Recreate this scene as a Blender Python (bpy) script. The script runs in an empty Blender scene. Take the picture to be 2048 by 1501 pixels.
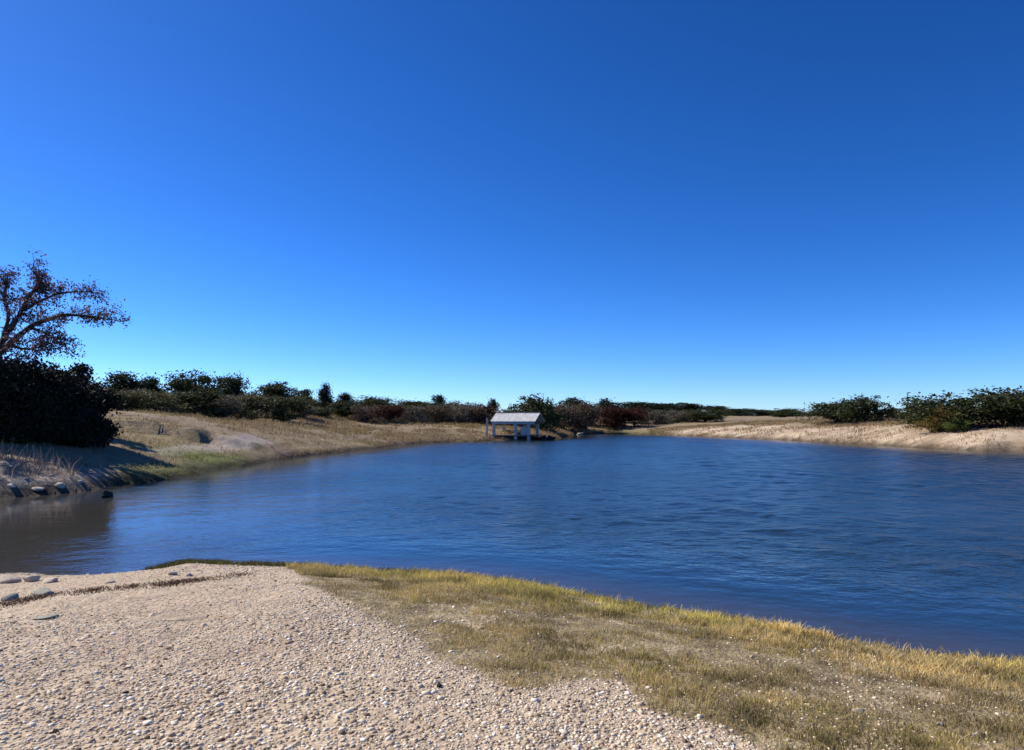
import bpy, math, random
import numpy as np
from mathutils import Vector

rng = np.random.default_rng(11)
random.seed(5)
scn = bpy.context.scene
COL = scn.collection

# ------------------------------------------------------------------ camera, sky, sun, exposure
FPX = 1400.0                       # focal length in photo pixels (photo is 2048 wide)
CAMZ = 2.5                         # metres above the water
PITCH = math.atan((837 - 750.5) / FPX)
cd = bpy.data.cameras.new('camera')
cd.sensor_width = 36.0
cd.lens = 36.0 * FPX / 2048.0
cd.clip_start = 0.05
cd.clip_end = 6000
cam = bpy.data.objects.new('camera', cd)
COL.objects.link(cam)
cam.location = (0, 0, CAMZ)
cam.rotation_euler = (math.pi / 2 + PITCH, 0, 0)
scn.camera = cam

SUN_AZ = math.radians(-67)         # from +Y towards +X
SUN_EL = math.radians(41)
w = bpy.data.worlds.new('World')
scn.world = w
w.use_nodes = True
nt = w.node_tree
sky = nt.nodes.new('ShaderNodeTexSky')
sky.sky_type = 'NISHITA'
sky.sun_disc = False
sky.sun_elevation = SUN_EL
sky.sun_rotation = SUN_AZ
sky.altitude = 3500
sky.air_density = 1.0
sky.dust_density = 3.0
sky.ozone_density = 6.0
hsv = nt.nodes.new('ShaderNodeHueSaturation')
hsv.inputs['Saturation'].default_value = 1.2
hsv.inputs['Value'].default_value = 1.0
bg = nt.nodes['Background']
bg.inputs['Strength'].default_value = 0.105
nt.links.new(sky.outputs[0], hsv.inputs['Color'])
wbal = nt.nodes.new('ShaderNodeMix')           # the camera's cool colour rendition of a polarised winter sky
wbal.data_type = 'RGBA'; wbal.blend_type = 'MULTIPLY'
wbal.inputs[0].default_value = 1.0
wbal.inputs[7].default_value = (0.84, 0.87, 0.96, 1)
gam = nt.nodes.new('ShaderNodeGamma')
gam.inputs['Gamma'].default_value = 1.2
nt.links.new(hsv.outputs[0], wbal.inputs[6])
nt.links.new(wbal.outputs[2], gam.inputs['Color'])
nt.links.new(gam.outputs[0], bg.inputs['Color'])

sl = bpy.data.lights.new('sun', 'SUN')
sl.energy = 5.0
sl.angle = math.radians(0.5)
sl.color = (1.0, 0.94, 0.83)
so = bpy.data.objects.new('sun', sl)
COL.objects.link(so)
sdir = Vector((math.sin(SUN_AZ) * math.cos(SUN_EL), math.cos(SUN_AZ) * math.cos(SUN_EL), math.sin(SUN_EL)))
so.rotation_euler = sdir.to_track_quat('Z', 'Y').to_euler()
scn.view_settings.view_transform = 'Standard'
scn.view_settings.look = 'None'
scn.view_settings.gamma = 1.0
scn.view_settings.exposure = 0.3

# ------------------------------------------------------------------ helpers: pixels of the photo <-> world
cp, sp = math.cos(PITCH), math.sin(PITCH)
def ray(px, py):
    u, v = (px - 1024) / FPX, (750.5 - py) / FPX
    d = np.array([u, cp - v * sp, sp + v * cp])
    return d / math.hypot(d[0], d[1])          # unit horizontal length
def on_water(px, py):
    d = ray(px, py)
    t = -CAMZ / d[2]
    return (d[0] * t, d[1] * t)
def at_dist(px, py, t):                        # t = horizontal distance
    d = ray(px, py)
    return np.array([d[0] * t, d[1] * t, CAMZ + d[2] * t])

def _hash(ix, iy, seed):
    n = (ix * 374761393 + iy * 668265263 + seed * 974711) & 0x7fffffff
    n = ((n ^ (n >> 13)) * 1274126177) & 0x7fffffff
    return ((n ^ (n >> 16)) & 0xffff) / 65535.0
def vnoise(x, y, seed=0):
    x = np.asarray(x, float); y = np.asarray(y, float)
    ix = np.floor(x).astype(np.int64); iy = np.floor(y).astype(np.int64)
    fx = x - ix; fy = y - iy
    fx = fx * fx * (3 - 2 * fx); fy = fy * fy * (3 - 2 * fy)
    a = _hash(ix, iy, seed); b = _hash(ix + 1, iy, seed)
    c = _hash(ix, iy + 1, seed); d = _hash(ix + 1, iy + 1, seed)
    return (a * (1 - fx) + b * fx) * (1 - fy) + (c * (1 - fx) + d * fx) * fy
def fbm(x, y, seed=0, oct=4):
    s = 0; a = 0.5
    for o in range(oct):
        s = s + a * (vnoise(x * 2 ** o, y * 2 ** o, seed + o) - 0.5) * 2
        a *= 0.5
    return s
def sstep(a, b, x):
    t = np.clip((x - a) / (b - a), 0, 1)
    return t * t * (3 - 2 * t)

def signed_dist(poly, x, y):
    """positive outside the polygon"""
    P = np.asarray(poly, float)
    Q = np.roll(P, -1, axis=0)
    dmin = np.full(x.shape, 1e18)
    inside = np.zeros(x.shape, bool)
    for (ax, ay), (bx, by) in zip(P, Q):
        ex, ey = bx - ax, by - ay
        L = ex * ex + ey * ey + 1e-12
        t = np.clip(((x - ax) * ex + (y - ay) * ey) / L, 0, 1)
        dmin = np.minimum(dmin, (x - ax - t * ex) ** 2 + (y - ay - t * ey) ** 2)
        if ay != by:
            c = ((ay > y) != (by > y)) & (x < (bx - ax) * (y - ay) / (by - ay) + ax)
            inside ^= c
    d = np.sqrt(dmin)
    return np.where(inside, -d, d)

# shoreline, traced where the water meets the land
near_px = [(0, 1152), (60, 1150), (120, 1152), (200, 1150), (290, 1142), (335, 1132), (380, 1126), (450, 1127), (560, 1131), (650, 1136),
           (760, 1143), (880, 1150), (1000, 1162), (1120, 1180), (1240, 1203), (1360, 1222), (1480, 1240), (1600, 1262),
           (1720, 1285), (1820, 1300), (1930, 1312), (2048, 1328)]
far_px = [(2048, 903), (1960, 903), (1880, 898), (1800, 893), (1720, 889), (1640, 885), (1560, 880), (1480, 877), (1400, 873), (1300, 870), (1220, 868), (1150, 869),
          (1112, 878), (1060, 881), (985, 881), (950, 884), (900, 884), (850, 886), (800, 890), (750, 898), (690, 905), (640, 909), (600, 914), (560, 922), (500, 931),
          (440, 941), (390, 950), (330, 961), (290, 967), (245, 968), (222, 971), (205, 980), (165, 985), (110, 988), (60, 993), (0, 1001)]
shore = [on_water(*p) for p in near_px]
shore += [(12, 2.5), (24, -3.5), (44, -6), (62, 5), (66, 25), (55, 42)]
shore += [on_water(*p) for p in far_px]
shore += [(-20, 21.0), (-25, 18.5), (-26, 15.5), (-21, 13), (-14, 11.8)]

PROF = [  # azimuth column (photo x) : [(distance, height)...]
    (-900, [(18, 1.2), (30, 1.5), (60, 3.5), (110, 8), (200, 14), (400, 15), (3000, 15)]),
    (0,    [(16, 1.2), (23, 1.15), (30, 1.3), (60, 2.8), (110, 6.2), (200, 11.0), (400, 12), (3000, 12)]),
    (230,  [(20, 1.0), (28, 1.1), (36, 1.2), (47, 1.75), (58, 2.7), (75, 3.2), (110, 5.6), (200, 9.4), (400, 10), (3000, 10)]),
    (500,  [(30, 1.0), (45, 1.2), (60, 1.9), (75, 2.4), (110, 4.6), (200, 7.4), (400, 8), (3000, 8)]),
    (800,  [(60, 1.0), (75, 1.1), (90, 1.6), (130, 3.1), (200, 4.7), (400, 5.5), (3000, 5.5)]),
    (1000, [(75, 1.0), (90, 1.2), (130, 2.4), (250, 4.2), (400, 5), (3000, 5)]),
    (1300, [(90, 1.0), (115, 1.1), (130, 1.5), (200, 2.9), (300, 3.9), (600, 5), (3000, 5)]),
    (1600, [(75, 1.0), (90, 1.3), (120, 2.3), (200, 2.9), (350, 3.8), (3000, 5)]),
    (1850, [(50, 0.9), (62, 1.1), (75, 1.8), (95, 2.2), (150, 2.6), (350, 3.4), (3000, 5)]),
    (2048, [(45, 0.9), (57, 0.9), (70, 1.6), (95, 2.2), (150, 2.6), (350, 3.4), (3000, 5)]),
    (3200, [(45, 0.9), (57, 0.9), (70, 1.6), (95, 2.2), (150, 2.6), (350, 3.4), (3000, 5)]),
]
PAZ = np.array([math.atan((c[0] - 1024) / FPX) for c in PROF])
LD = np.log(np.geomspace(0.8, 3000, 160))
PT = np.array([np.interp(LD, np.log([p[0] for p in [(0.8, 1.05), (13, 1.05)] + c[1]]), [p[1] for p in [(0.8, 1.05), (13, 1.05)] + c[1]]) for c in PROF])
def profile(x, y):
    az = np.arctan2(x, y); d = np.hypot(x, y)
    fi = np.interp(az, PAZ, np.arange(len(PAZ)))
    i0 = np.clip(np.floor(fi).astype(int), 0, len(PAZ) - 2); ft = fi - i0
    ft = ft * ft * (3 - 2 * ft)
    li = np.interp(np.log(np.maximum(d, 0.8)), LD, np.arange(len(LD)))
    j0 = np.clip(np.floor(li).astype(int), 0, len(LD) - 2); lt = li - j0
    def col(i): return PT[i, j0] * (1 - lt) + PT[i, j0 + 1] * lt
    return col(i0) * (1 - ft) + col(i0 + 1) * ft

def shore_s(x, y):
    d = np.hypot(x, y)
    s = signed_dist(shore, x, y)
    amp = np.clip(d / 60, 0.08, 0.5)
    return s + amp * fbm(x * 0.9 + 3, y * 0.9, 21, 4) * np.where(np.abs(s) < 6, 1, 0.2)
MOUND = at_dist(345, 858, 46)
def height(x, y, full=False):
    x = np.asarray(x, float); y = np.asarray(y, float)
    s = shore_s(x, y)
    d = np.hypot(x, y)
    P = profile(x, y)
    az = np.arctan2(x, y)
    leftbank = sstep(-0.45, -0.56, az) * sstep(15, 18, d)
    wdt = np.where(d < 16, 5.0, 4.0) * (1 - leftbank) + 2.6 * leftbank
    land = P * (1 - np.exp(-np.maximum(s, 0) / wdt))
    land = np.where(d > 16, np.maximum(land, 0) + 0.10 * (1 - np.exp(-np.maximum(s, 0) / 0.25)), land)
    rough = np.clip(d / 90, 0.02, 1.2)
    land = land + sstep(0.1, 3, s) * (rough * 0.30 * fbm(x * 0.10, y * 0.10, 4, 4) + 0.030 * fbm(x * 0.8, y * 0.8, 9, 3) + np.clip(d / 40, 0.3, 2.0) * 0.02 * fbm(x * 3, y * 3, 14, 3))
    # eroded mound with a cut lip on the left shore
    lx = (x - MOUND[0]) * 0.95 + (y - MOUND[1]) * 0.3; ly = -(x - MOUND[0]) * 0.3 + (y - MOUND[1]) * 0.95
    lip = np.exp(-(lx / 5.0) ** 4) * sstep(-0.55, 0.05, ly + 0.5 * fbm(x * 0.5, y * 0.5, 31)) * np.exp(-np.maximum(ly, 0) / 9)
    land = land + 0.65 * lip * (0.6 + 0.8 * vnoise(x * 0.9, y * 0.9, 33))
    bed = -np.minimum(1.6, 0.16 * np.maximum(-s, 0) + 0.02)
    z = np.where(s > 0, land + 0.0, bed)
    if full: return z, s
    return z
def hz(x, y): return float(height(np.array([x]), np.array([y]))[0])
def ground_hit(px, py, t0=1.5, t1=400):
    d = ray(px, py)
    t = np.geomspace(t0, t1, 1500)
    z = CAMZ + d[2] * t
    h = np.maximum(height(d[0] * t, d[1] * t), 0)
    k = np.argmax(z <= h)
    if not (z <= h).any(): k = len(t) - 1
    return (d[0] * t[k], d[1] * t[k])

# ------------------------------------------------------------------ mesh + material helpers
def mesh_np(name, V, F, mat=None, smooth=False, attrs=None):
    me = bpy.data.meshes.new(name)
    V = np.ascontiguousarray(V, np.float32); F = np.ascontiguousarray(F, np.int32)
    n = F.shape[1]
    me.vertices.add(len(V)); me.vertices.foreach_set('co', V.ravel())
    me.loops.add(F.size); me.loops.foreach_set('vertex_index', F.ravel())
    me.polygons.add(len(F))
    me.polygons.foreach_set('loop_start', np.arange(0, F.size, n, dtype=np.int32))
    me.polygons.foreach_set('loop_total', np.full(len(F), n, np.int32))
    if smooth: me.polygons.foreach_set('use_smooth', np.ones(len(F), bool))
    me.update(calc_edges=True)
    for k, a in (attrs or {}).items():
        a = np.asarray(a, np.float32)
        if a.ndim == 1:
            at = me.attributes.new(k, 'FLOAT', 'POINT'); at.data.foreach_set('value', a)
        else:
            at = me.attributes.new(k, 'FLOAT_COLOR', 'POINT')
            at.data.foreach_set('color', np.concatenate([a, np.ones((len(a), 1), np.float32)], 1).astype(np.float32).ravel())
    if mat: me.materials.append(mat)
    return me
def link(name, me, parent=None):
    o = bpy.data.objects.new(name, me); COL.objects.link(o)
    if parent is not None: o.parent = parent
    return o
def tag(o, label=None, cat=None, group=None, kind=None):
    if label: o['label'] = label
    if cat: o['category'] = cat
    if group: o['group'] = group
    if kind: o['kind'] = kind
    return o
def empty(name, loc):
    o = bpy.data.objects.new(name, None); COL.objects.link(o); o.location = loc
    o.empty_display_size = 0.3
    return o

class NT:
    def __init__(s, name):
        s.m = bpy.data.materials.new(name); s.m.use_nodes = True
        s.t = s.m.node_tree; s.b = s.t.nodes['Principled BSDF']
        s.b.inputs['Specular IOR Level'].default_value = 0.2
        s.b.inputs['Roughness'].default_value = 0.9
        s.out = s.t.nodes['Material Output']
    def n(s, typ, **kw):
        nd = s.t.nodes.new('ShaderNode' + typ)
        for k, v in kw.items():
            if hasattr(nd, k) and not k[0].isupper(): setattr(nd, k, v)
            else: nd.inputs[k.replace('_', ' ')].default_value = v
        return nd
    def l(s, a, b): s.t.links.new(a, b)
    def pos(s):
        if not hasattr(s, '_p'): s._p = s.n('NewGeometry').outputs['Position']
        return s._p
    def noise(s, scale, detail=4, rough=0.55, vec=None):
        nd = s.n('TexNoise', Scale=scale, Detail=detail, Roughness=rough)
        s.l(vec or s.pos(), nd.inputs['Vector'])
        return nd.outputs['Fac']
    def ramp(s, fac, stops):
        r = s.n('ValToRGB')
        e = r.color_ramp.elements
        while len(e) < len(stops): e.new(0.5)
        for k, (p, c) in enumerate(stops):
            e[k].position = p
            e[k].color = (c, c, c, 1) if not hasattr(c, '__len__') else (*c, 1)
        s.l(fac, r.inputs['Fac'])
        return r.outputs['Color']
    def mix(s, fac, a, b, blend='MIX'):
        m = s.n('Mix', data_type='RGBA', blend_type=blend)
        for src, i in ((fac, 0), (a, 6), (b, 7)):
            if isinstance(src, (int, float)): m.inputs[i].default_value = src
            elif isinstance(src, tuple): m.inputs[i].default_value = (*src, 1)
            else: s.l(src, m.inputs[i])
        return m.outputs[2]
    def math(s, op, a, b=None, clamp=False):
        m = s.n('Math', operation=op, use_clamp=clamp)
        for src, i in ((a, 0), (b, 1)):
            if src is None: continue
            if isinstance(src, (int, float)): m.inputs[i].default_value = src
            else: s.l(src, m.inputs[i])
        return m.outputs[0]
    def attr(s, name, out='Fac'):
        return s.n('Attribute', attribute_name=name).outputs[out]

# ------------------------------------------------------------------ near-ground zones
grass_edge = [(590, 1150), (640, 1180), (710, 1215), (760, 1240), (810, 1272), (850, 1300), (900, 1330), (970, 1362), (1040, 1378), (1085, 1388), (1130, 1368), (1230, 1366), (1265, 1392),
              (1240, 1412), (1290, 1432), (1370, 1455), (1440, 1480), (1500, 1501)]
GR = [ground_hit(*p) for p in grass_edge]
lx_, ly_ = GR[-1]
grass_poly = GR + [(lx_ + 0.3, ly_ - 1.2), (lx_ + 1.5, ly_ - 3.5), (14, -6), (16, 0), (10, 5.0), (6.5, 8)] + [on_water(*p) for p in reversed(near_px[8:])]
wrack_px = [(0, 1212), (70, 1200), (150, 1186), (240, 1177), (330, 1170), (400, 1163), (480, 1150)]
WR = np.array([ground_hit(*p) for p in wrack_px])

def zone_masks(x, y, s):
    d = np.hypot(x, y)
    near = sstep(22, 16, d) * (s > -0.5)
    g = signed_dist(grass_poly, x, y) + 0.22 * fbm(x * 1.6, y * 1.6, 41, 4)
    ngrass = sstep(0.06, -0.14, g) * near
    gravel = near * (1 - ngrass)
    az = np.arctan2(x, y)
    fpx = 1024 + FPX * np.tan(np.clip(az, -1.2, 1.2))
    far = 1 - near
    sand = far * sstep(1200, 1420, fpx) * sstep(10, 5, s + 4 * fbm(x * 0.12, y * 0.12, 51))
    # pale track climbing away from the right-hand beach
    t0, t1, t2 = np.array(ground_hit(1700, 868, 45)), np.array(ground_hit(1800, 862, 45)), np.array(at_dist(1850, 848, 84)[:2])
    for a, b in ((t0, t1), (t1, t2)):
        e = b - a
        t = np.clip(((x - a[0]) * e[0] + (y - a[1]) * e[1]) / (e @ e), 0, 1)
        dd = np.hypot(x - a[0] - t * e[0], y - a[1] - t * e[1])
        sand = np.maximum(sand, far * sstep(3.2, 1.6, dd + 0.8 * fbm(x * 0.4, y * 0.4, 52)))
    c = np.array(ground_hit(430, 920, 20))
    lush = far * np.exp(-(((x - c[0]) / 2.4) ** 2 + ((y - c[1]) / 2.6) ** 2)) * 1.3
    lush = np.maximum(lush, far * 0.8 * sstep(560, 400, fpx) * sstep(200, 280, fpx) * sstep(2.6, 0.6, s))
    lush = np.maximum(lush, far * 0.55 * sstep(1180, 1230, fpx) * sstep(1345, 1300, fpx) * sstep(4, 1.5, s))
    bank = far * sstep(260, 215, fpx) * sstep(34, 29, d)
    # pale worn track on the left shore
    q0, q1 = np.array(ground_hit(330, 905, 20)), np.array(ground_hit(520, 880, 20))
    e = q1 - q0
    t = np.clip(((x - q0[0]) * e[0] + (y - q0[1]) * e[1]) / (e @ e), 0, 1)
    track = far * sstep(1.3, 0.5, np.hypot(x - q0[0] - t * e[0], y - q0[1] - t * e[1]) + 0.4 * fbm(x * 0.8, y * 0.8, 55))
    wet = sstep(0.42, 0.02, np.where(d < 18, s, s / 2.6) + 0.12 * fbm(x * 2, y * 2, 57)) * np.where(d < 18, 0.8, 1.0)
    return dict(gravel=gravel, ngrass=ngrass, sand=np.clip(sand, 0, 1), lush=np.clip(lush, 0, 1), bank=bank, track=track, wet=wet)

# ------------------------------------------------------------------ ground and water sheets (rings round the viewpoint, finer where near)
RR = np.concatenate([np.geomspace(0.6, 3.0, 18)[:-1], np.geomspace(3.0, 140, 300)[:-1], np.geomspace(140, 3000, 70)])
AZ = np.concatenate([np.radians(np.arange(-180, -58, 3.0)), np.radians(np.arange(-58, 58, 0.2)), np.radians(np.arange(58, 180, 3.0))])
A, R = np.meshgrid(AZ, RR)
X = R * np.sin(A); Y = R * np.cos(A)
Z, S = height(X, Y, True)
nr, na = X.shape
idx = np.arange(nr * na).reshape(nr, na)
a0 = idx[:-1, :]; a1 = np.roll(idx, -1, 1)[:-1, :]; b0 = idx[1:, :]; b1 = np.roll(idx, -1, 1)[1:, :]
F = np.stack([a0, a1, b1, b0], -1).reshape(-1, 4)
V = np.stack([X, Y, Z], -1).reshape(-1, 3)
cv = len(V)
masks = {k: v.ravel() for k, v in zone_masks(X, Y, S).items()}

g = NT('ground_soil')
dry = g.ramp(g.noise(0.35, 6, 0.65), [(0.3, (0.20, 0.145, 0.085)), (0.5, (0.31, 0.235, 0.13)), (0.7, (0.36, 0.26, 0.14))])
dry = g.mix(g.ramp(g.noise(2.2, 5, 0.7), [(0.45, 0.0), (0.7, 0.7)]), dry, (0.13, 0.10, 0.055))
mpd = g.n('Mapping'); mpd.inputs['Scale'].default_value = (0.10, 0.30, 0.3); g.l(g.pos(), mpd.inputs['Vector'])
dry = g.mix(g.ramp(g.noise(1.0, 5, 0.65, mpd.outputs[0]), [(0.44, 0.0), (0.6, 0.8)]), dry, (0.235, 0.17, 0.125))
# scrub-covered hillsides: darker blotches of low growth
dry = g.mix(g.ramp(g.noise(0.09, 4, 0.6), [(0.5, 0.0), (0.66, 0.55)]), dry, (0.21, 0.17, 0.085))
vor = g.n('TexVoronoi', Scale=26.0, feature='F1'); g.l(g.pos(), vor.inputs['Vector'])
peb = g.ramp(vor.outputs['Color'], [(0.1, (0.32, 0.225, 0.155)), (0.5, (0.52, 0.39, 0.275)), (0.85, (0.70, 0.57, 0.42))])
grv = g.ramp(g.noise(0.8, 6, 0.6), [(0.3, (0.40, 0.31, 0.205)), (0.55, (0.54, 0.425, 0.29)), (0.75, (0.63, 0.505, 0.35))])
grv = g.mix(g.ramp(g.noise(0.45, 5, 0.7), [(0.42, 0.0), (0.62, 0.5)]), grv, (0.36, 0.25, 0.165))
grv = g.mix(0.45, grv, peb)
grv = g.mix(g.ramp(g.noise(9.0, 5, 0.7), [(0.52, 0.0), (0.72, 0.55)]), grv, (0.22, 0.16, 0.11))
soil = g.ramp(g.noise(3.0, 5, 0.7), [(0.35, (0.14, 0.10, 0.055)), (0.55, (0.30, 0.23, 0.125)), (0.68, (0.48, 0.375, 0.24))])
snd = g.ramp(g.noise(0.25, 6, 0.65), [(0.3, (0.40, 0.29, 0.18)), (0.55, (0.56, 0.44, 0.31)), (0.72, (0.70, 0.58, 0.44))])
mps = g.n('Mapping'); mps.inputs['Scale'].default_value = (0.10, 0.35, 0.35); g.l(g.pos(), mps.inputs['Vector'])
snd = g.mix(g.ramp(g.noise(1.0, 6, 0.7, mps.outputs[0]), [(0.46, 0.0), (0.58, 0.65)]), snd, (0.25, 0.175, 0.11))
bnk = g.ramp(g.noise(1.4, 6, 0.7), [(0.35, (0.13, 0.10, 0.075)), (0.50, (0.30, 0.24, 0.19)), (0.66, (0.52, 0.43, 0.35))])
lsh = g.ramp(g.noise(1.2, 4), [(0.35, (0.07, 0.085, 0.02)), (0.65, (0.17, 0.17, 0.05))])
trk = g.ramp(g.noise(1.0, 5), [(0.3, (0.33, 0.27, 0.22)), (0.7, (0.44, 0.37, 0.30))])
c = dry
for m_, colr in (('bank', bnk), ('track', trk), ('sand', snd), ('lush', lsh), ('gravel', grv), ('ngrass', soil)):
    c = g.mix(g.attr(m_), c, colr)
c = g.mix(g.attr('wet'), c, (0.22, 0.20, 0.18), 'MULTIPLY')
g.l(c, g.b.inputs['Base Color'])
hb = g.math('ADD', g.math('MULTIPLY', g.noise(14, 6, 0.7), 0.7), g.math('MULTIPLY', g.math('SUBTRACT', 1.0, vor.outputs['Distance']), 0.5))
bp = g.n('Bump', Strength=0.8, Distance=0.03); g.l(hb, bp.inputs['Height'])
bp2 = g.n('Bump', Strength=0.6, Distance=0.25); g.l(g.noise(1.6, 6, 0.65), bp2.inputs['Height'])
g.l(bp2.outputs[0], bp.inputs['Normal'])
g.l(bp.outputs[0], g.b.inputs['Normal'])

V2 = np.concatenate([V, [[0, 0, hz(0, 0)]]])
att = {k: np.append(v, v[0]) for k, v in masks.items()}
me = mesh_np('ground', V2, F, g.m, True, att)
ground = tag(link('ground', me), kind='structure')
tri = np.stack([np.full(na, cv), np.roll(idx[0], -1), idx[0]], -1)
me2 = mesh_np('ground_middle', V2, tri, g.m, True, att)     # closes the sheet under the viewpoint
import bmesh
bm = bmesh.new(); bm.from_mesh(me); bm.verts.ensure_lookup_table()
for t in tri:
    f = bm.faces.new([bm.verts[int(i)] for i in t]); f.smooth = True
bm.normal_update(); bm.to_mesh(me); bm.free()
bpy.data.meshes.remove(me2)

wt = NT('pond_water')
wt.b.inputs['IOR'].default_value = 1.333
wt.b.inputs['Specular IOR Level'].default_value = 0.5
depthc = wt.mix(wt.attr('deep'), (0.056, 0.050, 0.042), (0.016, 0.030, 0.040))
wt.l(depthc, wt.b.inputs['Base Color'])
wt.l(wt.math('ADD', wt.math('MULTIPLY', wt.attr('chop'), 0.15), 0.06), wt.b.inputs['Roughness'])
mp = wt.n('Mapping'); mp.inputs['Rotation'].default_value = (0, 0, math.radians(12)); mp.inputs['Scale'].default_value = (0.75, 1.0, 1.0)
wt.l(wt.pos(), mp.inputs['Vector'])
v = mp.outputs[0]
h = wt.math('ADD', wt.math('MULTIPLY', wt.noise(2.2, 3, 0.6, v), 1.0), wt.math('MULTIPLY', wt.noise(6.0, 3, 0.6, v), 0.40))
gust = wt.ramp(wt.noise(0.09, 3), [(0.35, 0.4), (0.65, 1.0)])
stren = wt.math('MULTIPLY', gust, wt.attr('chop'))
wb = wt.n('Bump', Distance=0.14); wt.l(stren, wb.inputs['Strength']); wt.l(h, wb.inputs['Height'])
wt.l(wb.outputs[0], wt.b.inputs['Normal'])
RW = np.geomspace(4.0, 125, 860)
AW = np.concatenate([np.radians(np.arange(-90, -56, 2.0)), np.radians(np.arange(-56, 56, 0.2)), np.radians(np.arange(56, 140, 2.0))])
A2, R2 = np.meshgrid(AW, RW)
XW = R2 * np.sin(A2); YW = R2 * np.cos(A2)
SW = signed_dist(shore, XW.ravel(), YW.ravel())
nw = len(AW); iw = np.arange(len(RW) * nw).reshape(len(RW), nw)
Fw = np.stack([iw[:-1, :-1], iw[:-1, 1:], iw[1:, 1:], iw[1:, :-1]], -1).reshape(-1, 4)
Fw = Fw[(SW[Fw] < 1.2).any(1)]
u, inv = np.unique(Fw, return_inverse=True)
xw, yw, sw = XW.ravel()[u], YW.ravel()[u], SW[u]
deep = sstep(-0.1, 1.6, -sw)
inlet = sstep(-3.0, -8.0, xw) * sstep(26, 20, yw)
deep = deep * (1 - 0.85 * inlet)
chop = 0.09 + 0.91 * sstep(0.2, 8, -sw) * sstep(-13, 9, xw + 0.18 * yw)
chop = np.clip(chop * (1 - 0.6 * inlet) + 0.15 * sstep(17, 13, yw) * sstep(-3, -6, xw), 0.06, 1)
zw = np.zeros_like(xw)                                   # wind ripples, rolling mostly towards the viewer
rw = np.hypot(xw, yw)
for i in range(34):
    lam = 0.42 * (2.6 / 0.42) ** rng.random(); kk = 6.283 / lam
    th = math.radians(100) + rng.normal() * 0.75
    zw += lam / 6.283 * 0.014 * np.sin(kk * (math.cos(th) * xw + math.sin(th) * yw) + rng.uniform(0, 6.28)) * sstep(lam * 130, lam * 45, rw)
zw *= np.clip(chop * (0.55 + 0.75 * vnoise(xw * 0.16, yw * 0.16, 88)), 0, 1.2)
zw *= sstep(0.0, 1.5, -sw)
water = tag(link('water', mesh_np('water', np.stack([xw, yw, zw], 1), inv.reshape(-1, 4), wt.m, True, dict(deep=deep, chop=chop))), kind='structure')

# ------------------------------------------------------------------ foliage, bark, stone materials
def leaf_mat(name, dark, light, trans=0.25):
    m = NT(name)
    geo = m.n('NewGeometry')
    colr = m.ramp(geo.outputs['Random Per Island'], [(0.0, dark), (0.6, tuple((a + b) / 2 for a, b in zip(dark, light))), (1.0, light)])
    m.l(colr, m.b.inputs['Base Color'])
    m.b.inputs['Roughness'].default_value = 0.75
    tr = m.n('BsdfTranslucent'); m.l(colr, tr.inputs['Color'])
    ms = m.n('MixShader'); ms.inputs[0].default_value = trans
    m.l(m.b.outputs[0], ms.inputs[1]); m.l(tr.outputs[0], ms.inputs[2]); m.l(ms.outputs[0], m.out.inputs['Surface'])
    return m.m
def plain_mat(name, a, b, scale=6, bump=0.02, rough=0.9, spec=0.2):
    m = NT(name)
    tc = m.n('TexCoord').outputs['Object']
    m.l(m.ramp(m.noise(scale, 6, 0.65, tc), [(0.3, a), (0.7, b)]), m.b.inputs['Base Color'])
    m.b.inputs['Roughness'].default_value = rough; m.b.inputs['Specular IOR Level'].default_value = spec
    bpn = m.n('Bump', Strength=0.7, Distance=bump); m.l(m.noise(scale * 2, 6, 0.7, tc), bpn.inputs['Height'])
    m.l(bpn.outputs[0], m.b.inputs['Normal'])
    return m.m
M = dict(
    oak=leaf_mat('live_oak_leaves', (0.018, 0.026, 0.010), (0.085, 0.095, 0.034)),
    juniper=leaf_mat('juniper_leaves', (0.010, 0.018, 0.009), (0.040, 0.052, 0.024)),
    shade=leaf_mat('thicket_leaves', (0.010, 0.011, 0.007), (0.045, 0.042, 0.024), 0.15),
    olive=leaf_mat('olive_leaves', (0.055, 0.055, 0.022), (0.18, 0.165, 0.075)),
    brown=leaf_mat('brown_brush_leaves', (0.06, 0.042, 0.028), (0.20, 0.14, 0.09)),
    grey=leaf_mat('grey_brush_leaves', (0.075, 0.066, 0.048), (0.24, 0.205, 0.155)),
    red=leaf_mat('russet_leaves', (0.03, 0.010, 0.007), (0.10, 0.035, 0.02)),
    bush=leaf_mat('green_bush_leaves', (0.045, 0.07, 0.016), (0.17, 0.21, 0.05)),
    sunlit_gold=leaf_mat('sunlit_gold_leaves', (0.09, 0.065, 0.018), (0.26, 0.18, 0.045)),  # sunlight on the right-hand oaks put into the leaf colour
    dead=leaf_mat('faded_leaves', (0.065, 0.042, 0.045), (0.21, 0.145, 0.15), 0.4),
    bark=plain_mat('bark', (0.035, 0.028, 0.022), (0.10, 0.08, 0.065), 9),
    slab=plain_mat('sunk_slab', (0.44, 0.33, 0.225), (0.60, 0.46, 0.33), 5, 0.03),
    rock=plain_mat('limestone', (0.36, 0.29, 0.22), (0.70, 0.60, 0.48), 7),
    greyrock=plain_mat('weathered_stone', (0.26, 0.245, 0.19), (0.50, 0.46, 0.37), 7),
    darkrock=plain_mat('dark_stone', (0.02, 0.018, 0.018), (0.06, 0.052, 0.05), 5),
    roof=plain_mat('pale_roof_metal', (0.36, 0.355, 0.345), (0.58, 0.575, 0.555), 2.2, 0.006, 0.65, 0.3),
    post=plain_mat('painted_post', (0.42, 0.40, 0.36), (0.66, 0.64, 0.59), 4, 0.004, 0.7),
    deck=plain_mat('weathered_boards', (0.17, 0.14, 0.11), (0.30, 0.255, 0.21), 4, 0.006),
)

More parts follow.
